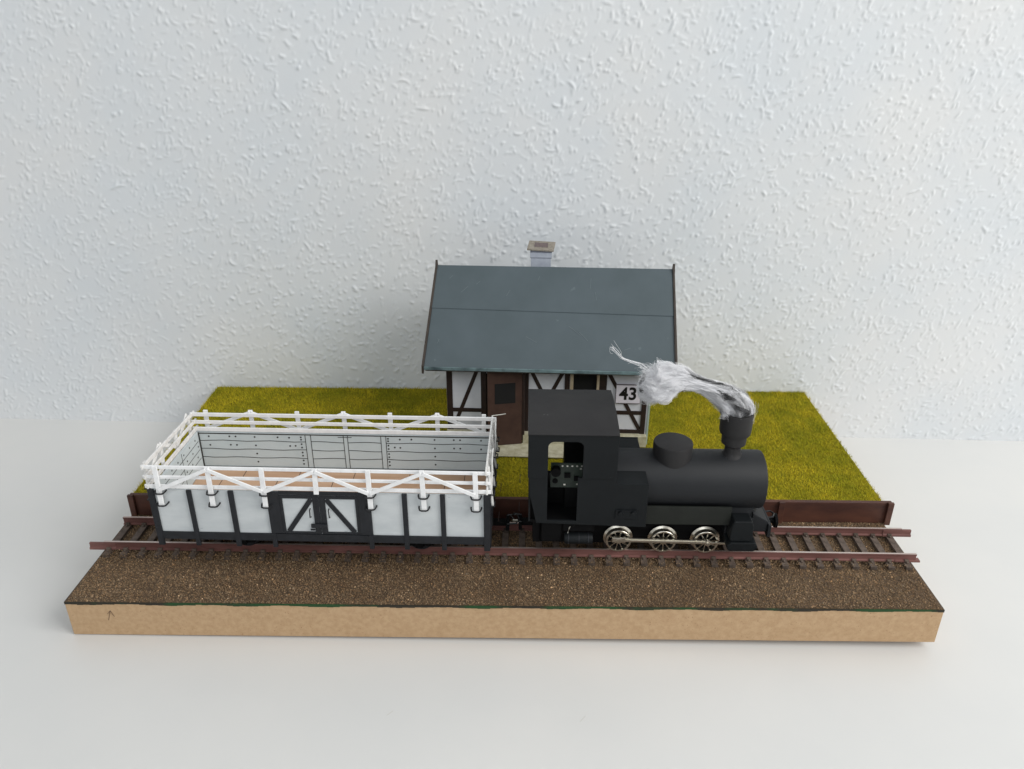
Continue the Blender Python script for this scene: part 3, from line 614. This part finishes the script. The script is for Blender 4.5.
# roof: front slope in two sheets, rear slope, bargeboards, eave strip
def slab(name, x00, x01, x10, x11, ya, yb, th, mt, dz0=0, dz1=0, lift=0):
    za, zb = roofz(ya)+lift, roofz(yb)+lift
    vs = [(x00, ya, hz(za+dz0)), (x01, ya, hz(za+dz0)), (x11, yb, hz(zb+dz1)), (x10, yb, hz(zb+dz1))]
    vs += [(x, y, z-th) for x, y, z in vs]
    return hp(MB().add(vs, [(0,1,2,3),(7,6,5,4),(0,4,5,1),(1,5,6,2),(2,6,7,3),(3,7,4,0)]), name, mt, bevel=.12)
def xl(y): return -107.4+(y-EYF)/(RY-EYF)*3.2
slab('roof_slope', xl(EYF), 9.2, xl(12), 9.4, EYF, 12, 1.0, 'roof_card')
ya_, yb_ = 9.4, 8.1                                         # the lapped upper sheet, its lower edge slightly askew
vs = [(xl(ya_), ya_, roofz(ya_)+.5), (9.4, yb_, roofz(yb_)+.5), (9.4, RY, RZ+.5), (xl(RY), RY, RZ+.5)]
vs = [(x, y, hz(z)) for x, y, z in vs]; vs += [(x, y, z-.75) for x, y, z in vs]
hp(MB().add(vs, [(0,1,2,3),(7,6,5,4),(0,4,5,1),(1,5,6,2),(2,6,7,3),(3,7,4,0)]), 'roof_slope', 'roof_card', bevel=.06)
slab('roof_slope', xl(RY), 9.4, xl(RY), 9.4, RY, EYB, 1.0, 'roof_card')
hp(MB().bar((xl(EYF), EYF-.35, hz(EZF-.75)), (8.6, EYF-.35, hz(EZF-.95)), .7, 1.5), 'eave_strip', 'roof_edge', bevel=.1)
hp(MB().bar((xl(EYF)+.5, EYF+.5, hz(EZF-1.9)), (8.4, EYF+.5, hz(EZF-2.0)), .8, .9), 'eave_board', 'barge_board', bevel=.1)
for x, q in ((xl, -1), (lambda y: 9.5, 1)):
    for ya, yb in ((EYF-.8, RY), (RY, EYB)):
        za, zb = roofz(ya), roofz(yb)
        xa, xb = x(ya), x(min(yb, RY))
        if ya >= RY: xa = x(RY); xb = x(RY)
        o0, o1 = (-1.0, 0) if q < 0 else (0, 1.0)
        vs = []
        for (X, y, z) in ((xa, ya, za), (xb, yb, zb)):
            for dx in (o0, o1):
                for dz in (-2.6, 1.3): vs.append((X+dx, y, hz(z+dz)))
        hp(MB().add(vs, [(0,1,3,2),(4,6,7,5),(0,4,5,1),(2,3,7,6),(1,5,7,3),(0,2,6,4)]), 'barge_board', 'barge_board', bevel=.1)
    xr = x(RY); hp(MB().prism([(RY-2.2, hz(RZ-1)), (RY+2.2, hz(RZ-1)), (RY+.4, hz(RZ+3.0)), (RY-.4, hz(RZ+3.0))], 'x', xr+o0-.02, xr+o1+.02), 'gable_tip', 'barge_board', bevel=.1)
m_ = MB()
for x, y, dx, dy in ((-92, 15, 3.2, 2.2), (-85, 18, 2.0, 1.2), (-30, 17, .4, 4.0), (-27, 13, -.5, 3), (-60, 0, 5, -2), (-35, 2, 4, -3), (-40, 4, 6, -3.4), (-102, -3, 1.0, 1.5), (-101, -2.4, -.8, 1.2), (-70, 14, 1.6, 2.2), (-14, -4, 3, .8), (-98, 20, 1.5, 1.1), (-55, 20, .6, 1.4)):
    off = .62 if y > 9.6 else .1
    m_.bar((x, y, hz(roofz(y))+off), (x+dx, y+dy, hz(roofz(y+dy))+off), .16, .06, (0, -1, 1))
hp(m_, 'roof_scratches', 'roof_scratch')
# chimney
cy0 = 29.5
ch = hp(MB().box(-58.9, -49.1, cy0, cy0+8, hz(80), hz(98.8)), 'chimney', 'chimney_card', bevel=.12)
MB().box(-58.4, -49.6, cy0+.5, cy0+8, hz(98), hz(99.6)).build('chimney_top', 'chimney_card', ch)
m_ = MB()
for z in (95.4, 98.2): m_.box(-59.2, -48.8, cy0-.12, cy0, hz(z), hz(z+.35))
for x in (-59.1, -49.15): m_.box(x, x+.3, cy0-.12, cy0, hz(95.4), hz(98.5))
m_.build('chimney_band', 'chimney_line', ch)
MB().box(-59.3, -48.7, cy0-.35, cy0+8.4, hz(95.7), hz(98.2)).build('chimney_collar', 'chimney_card', ch, bevel=.1)
cpn = MB(); vs = [(-60.9, cy0-1.2, 99.5), (-47.9, cy0-1.2, 98.9), (-47.0, cy0+8.6, 100.4), (-60.0, cy0+8.6, 101.0)]
vs = [(x, y, hz(z)) for x, y, z in vs]; vs += [(x, y, z+.9) for x, y, z in vs]
cap = cpn.add(vs, [(3,2,1,0),(4,5,6,7),(0,1,5,4),(1,2,6,5),(2,3,7,6),(3,0,4,7)]).build('chimney_cap', 'chimney_cap', ch, bevel=.2)
fo = [(-57.4, cy0+1.4, 100.60), (-50.8, cy0+1.4, 100.32), (-50.6, cy0+6.4, 101.08), (-57.2, cy0+6.4, 101.36)]; fo = [(x, y, hz(z)+.12) for x, y, z in fo]; fo += [(x, y, z-.4) for x, y, z in fo]
MB().add(fo, [(0,1,2,3),(7,6,5,4),(0,4,5,1),(1,5,6,2),(2,6,7,3),(3,7,4,0)]).build('flue_opening', 'flue_paper', ch)

# ---------------------------------------------------------------- cotton wool smoke
mt = bpy.data.materials.new('cotton'); mt.use_nodes = True; b_ = mt.node_tree.nodes['Principled BSDF']
b_.inputs['Roughness'].default_value = .9; b_.inputs['Specular IOR Level'].default_value = .1
at = mt.node_tree.nodes.new('ShaderNodeAttribute'); at.attribute_name = 'tint'; mt.node_tree.links.new(at.outputs['Color'], b_.inputs['Base Color'])
b_.inputs['Subsurface Weight'].default_value = .35; b_.inputs['Subsurface Radius'].default_value = (1, 1, 1); b_.inputs['Subsurface Scale'].default_value = .0016
MATS['cotton'] = mt
SX, SYc = 258.6, 38.1
path = [(258.6, 61.0, 4.9), (258.5, 64.6, 5.6), (256.3, 69.3, 5.8), (252.0, 72.6, 4.6), (246.4, 75.4, 3.3), (240.6, 77.4, 3.1), (235.0, 79.2, 4.8), (230.6, 78.9, 6.8), (226.6, 78.0, 7.7), (223.2, 78.2, 6.9), (220.4, 79.6, 3.6)]
Pp = np.array(path); tt = np.linspace(0, 1, len(Pp))
def pth(t):
    t = np.clip(t, 0, 1); f = t*(len(Pp)-1); i = np.minimum(f.astype(int), len(Pp)-2); u = f-i
    def cr(a):
        p0 = a[np.maximum(i-1, 0)]; p1 = a[i]; p2 = a[i+1]; p3 = a[np.minimum(i+2, len(Pp)-1)]
        return .5*((2*p1)+(-p0+p2)*u+(2*p0-5*p1+4*p2-p3)*u*u+(-p0+3*p1-3*p2+p3)*u**3)
    return cr(Pp[:, 0]), cr(Pp[:, 1]), cr(Pp[:, 2])
ns, nr = 120, 64                                             # lumpy core
ts = np.linspace(0, 1, ns); x, z, r = pth(ts); dx = np.gradient(x); dz = np.gradient(z); l = np.hypot(dx, dz); dx /= l; dz /= l
ang = np.linspace(0, 2*np.pi, nr, endpoint=False)
A, Tn = np.meshgrid(ang, ts)
bump_ = 1+.10*np.sin(3*A+9*Tn)+.08*np.sin(5*A-23*Tn+1)+.06*np.sin(9*A+41*Tn)+.035*np.sin(17*A-15*Tn)+.03*np.sin(26*A+8*Tn)
rr = r[:, None]*.78*bump_; ny = rr*np.cos(A)*.85; nn = rr*np.sin(A)
Vc = np.stack([x[:, None]-dz[:, None]*nn, SYc+ny-1.5*Tn, z[:, None]+dx[:, None]*nn], -1).reshape(-1, 3)
idx = np.arange(ns*nr).reshape(ns, nr); F4 = np.stack([idx[:-1], np.roll(idx, -1, 1)[:-1], np.roll(idx, -1, 1)[1:], idx[1:]], -1).reshape(-1, 4)
def darkness(t, ang_, rnd_):
    """how sooty the wool is: streaks at the chimney end and along the edges"""
    base_ = np.clip((.50-t)/.3, 0, 1)*.42
    st = np.sin(ang_*4+t*7+1.2*np.sin(t*19))*.5+.5
    st2 = np.sin(ang_*7-t*11+2)*.5+.5
    d = base_*(st**3*1.3+st2**4)
    d = d+np.clip(1-np.abs(t-.955)/.03, 0, 1)*np.clip(np.cos(ang_-2.3), 0, 1)*(.5+.5*np.sin(ang_*11+t*60))**2*.6
    edge_ = np.clip(np.abs(np.sin(ang_))-.90, 0, 1)*8*np.clip((.62-t)/.1, 0, 1)*np.clip((t-.25)/.1, 0, 1)
    return np.clip(d+edge_*.8+rnd_, 0, 1)
dk = darkness(Tn.ravel(), A.ravel(), 0); lum = .93*(1-dk)+.05*dk
smk = empty('cotton_smoke', (SX, SYc, 60))
tag(smk, 'white cotton wool plume with sooty streaks rising from the locomotive chimney', 'smoke plume')
off = np.array([SX, SYc, 60])
npmesh('wool_core', Vc-off, F4, 'cotton', smk, tint=np.stack([lum, lum, lum*1.02, np.ones_like(lum)], -1), smooth=True)
# fibres following the plume
nf, seg = 30000, 9
t0 = NR.uniform(-.02, .93, nf); tl = NR.uniform(.04, .16, nf); a0 = NR.uniform(0, 2*np.pi, nf); rad = NR.uniform(.78, 1.03, nf)+np.maximum(NR.normal(0, .06, nf), 0)
da = NR.normal(0, .22, nf); k = np.linspace(0, 1, seg)
tk = np.clip(t0[:, None]+tl[:, None]*k, 0, 1); x, z, r = pth(tk)
e = 1e-3; x2, z2, _ = pth(tk-e); dx, dz = x-x2, z-z2; l = np.hypot(dx, dz)+1e-9; dx /= l; dz /= l
aa = a0[:, None]+da[:, None]*k+.05*np.sin(k*7+a0[:, None]*5); bmp = 1+.10*np.sin(3*aa+9*tk)+.08*np.sin(5*aa-23*tk+1)+.06*np.sin(9*aa+41*tk)+.035*np.sin(17*aa-15*tk)+.03*np.sin(26*aa+8*tk)
wil = (NR.random(nf) < .22)[:, None]*k**2*NR.uniform(0, .30, nf)[:, None]*np.minimum(1, 5/np.maximum(r, 1))
rr = r*bmp*(rad[:, None]*.9+wil); Pf = np.stack([x-dz*rr*np.sin(aa), SYc+rr*np.cos(aa)*.85-1.5*tk, z+dx*rr*np.sin(aa)], -1)
dkf = darkness(tk[:, seg//2], aa[:, seg//2], NR.normal(0, .06, nf)); lumf = (.98*(1-dkf)+.03*dkf)*np.where(NR.random(nf) < .12, NR.uniform(.7, .92, nf), 1)
fw_ = np.full(nf, .032)
def ribbons(Pf, lumf, wid):
    nf, seg, _ = Pf.shape; d = np.gradient(Pf, axis=1); d /= np.linalg.norm(d, axis=2, keepdims=True)+1e-9
    up = np.array([.2, -1.0, .45]); s1 = np.cross(d, up); s1 /= np.linalg.norm(s1, axis=2, keepdims=True)+1e-9; s2 = np.cross(d, s1)
    ww = np.asarray(wid)[:, None, None]; ring = np.stack([Pf+s1*ww, Pf-s1*ww*.5+s2*ww*.87, Pf-s1*ww*.5-s2*ww*.87], 2)  # nf,seg,3,3
    ii = np.arange(nf*seg*3).reshape(nf, seg, 3); q = np.stack([ii[:, :-1], np.roll(ii, -1, 2)[:, :-1], np.roll(ii, -1, 2)[:, 1:], ii[:, 1:]], -1).reshape(-1, 4)
    tnt = np.repeat(lumf, seg*3); return ring.reshape(-1, 3), q, np.stack([tnt, tnt, tnt*1.02, np.ones_like(tnt)], -1)
Vr, Qr, Tr = ribbons(Pf-off, lumf, fw_)
npmesh('wool_fibre', Vr, Qr, 'cotton', smk, tint=Tr)
# the drawn-out wisp in front of the roof
nf2 = 34; wsp = np.array([(224.0, 81.5), (219.5, 85.6), (214.8, 87.2), (212.0, 88.2), (210.3, 90.0), (207.4, 92.6)])
kk = np.linspace(0, 1, 14); wt = []
for i in range(nf2):
    a, b2 = sorted(NR.uniform(0, 1, 2)); b2 = min(1, a+.25+.4*NR.random())
    u = a+(b2-a)*kk; xx = np.interp(u, np.linspace(0, 1, 6), wsp[:, 0]); zz = np.interp(u, np.linspace(0, 1, 6), wsp[:, 1])
    o_ = NR.normal(0, .28, 3); cu2 = NR.normal(0, .5, 3)
    br2 = NR.normal(0, 1.1) if (NR.random() < .3 and a > .35) else 0
    wt.append(np.stack([xx+o_[0]+cu2[0]*np.sin(kk*4)+br2*kk*.7, SYc-1.6+o_[1]+cu2[1]*kk, zz+o_[2]*.8+cu2[2]*np.sin(kk*3+1)+abs(br2)*kk**2], -1))
Vr, Qr, Tr = ribbons(np.array(wt)-off, np.full(nf2, .85), np.full(nf2, .04))
npmesh('wool_wisp', Vr, Qr, 'cotton', smk, tint=Tr)
# frayed left end
nfr = 900; wt = []; lm = []; kf = np.linspace(0, 1, 9)
tf = NR.uniform(.72, .97, nfr); xf, zf, rf = pth(tf)
for i in range(nfr):
    a = NR.uniform(0, 2*np.pi); q_ = rf[i]*NR.uniform(.55, 1.0); L_ = NR.uniform(.8, 3.0)*(1 if NR.random() < .92 else 1.5)
    up_ = NR.normal(0, .45)-.3*math.sin(a)*1.0; wv = NR.normal(0, .35)
    wt.append(np.stack([xf[i]-kf*L_, SYc+q_*math.cos(a)*.85-1.4+kf*NR.normal(0, .8), zf[i]-q_*math.sin(a)+kf*L_*up_*.5+wv*np.sin(kf*4)], -1)); lm.append(NR.choice([.92, .8, .6], p=[.7, .2, .1]) if NR.random() > .05 else .08)
Vr, Qr, Tr = ribbons(np.array(wt)-off, np.array(lm), np.full(nfr, .034))
npmesh('frayed_end', Vr, Qr, 'cotton', smk, tint=Tr)
# curly dark strands
wt = []; lm = []
clumps = [(NR.uniform(.0, .34), NR.uniform(2.0, 4.4), NR.uniform(.05, .13), 26) for _ in range(9)]+[(NR.uniform(.30, .52), math.pi*1.5+NR.normal(0, .2), NR.uniform(.06, .14), 26) for _ in range(4)]+[(NR.uniform(.30, .50), math.pi*.5+NR.normal(0, .2), NR.uniform(.05, .12), 20) for _ in range(3)]+[(NR.uniform(.93, .965), 2.1+NR.normal(0, .35), .03, 22) for _ in range(3)]
for tc0, an0, ln0, cnt in clumps:
    ph0 = NR.uniform(0, 6.28); fr0 = NR.uniform(3, 8); dr0 = NR.normal(0, .5)
    for i in range(cnt):
        u = np.clip(tc0+NR.normal(0, .008)+np.linspace(0, ln0*NR.uniform(.6, 1.1), 14), 0, 1); x, z, r = pth(u)
        a = an0+NR.normal(0, .07)+dr0*kk+.14*np.sin(kk*fr0+ph0+NR.normal(0, .3)); rr = r*(1.0+NR.normal(0, .03)+.05*np.sin(kk*fr0+ph0))
        x2, z2, _ = pth(u-.002); dx, dz = x-x2, z-z2; l = np.hypot(dx, dz)+1e-9; dx /= l; dz /= l
        wt.append(np.stack([x-dz*rr*np.sin(a), SYc+rr*np.cos(a)*.85-1.5*u-.1, z+dx*rr*np.sin(a)], -1)); lm.append(NR.uniform(.02, .12))
Vr, Qr, Tr = ribbons(np.array(wt)-off, np.array(lm), np.full(len(wt), .05))
npmesh('sooty_fibre', Vr, Qr, 'cotton', smk, tint=Tr)
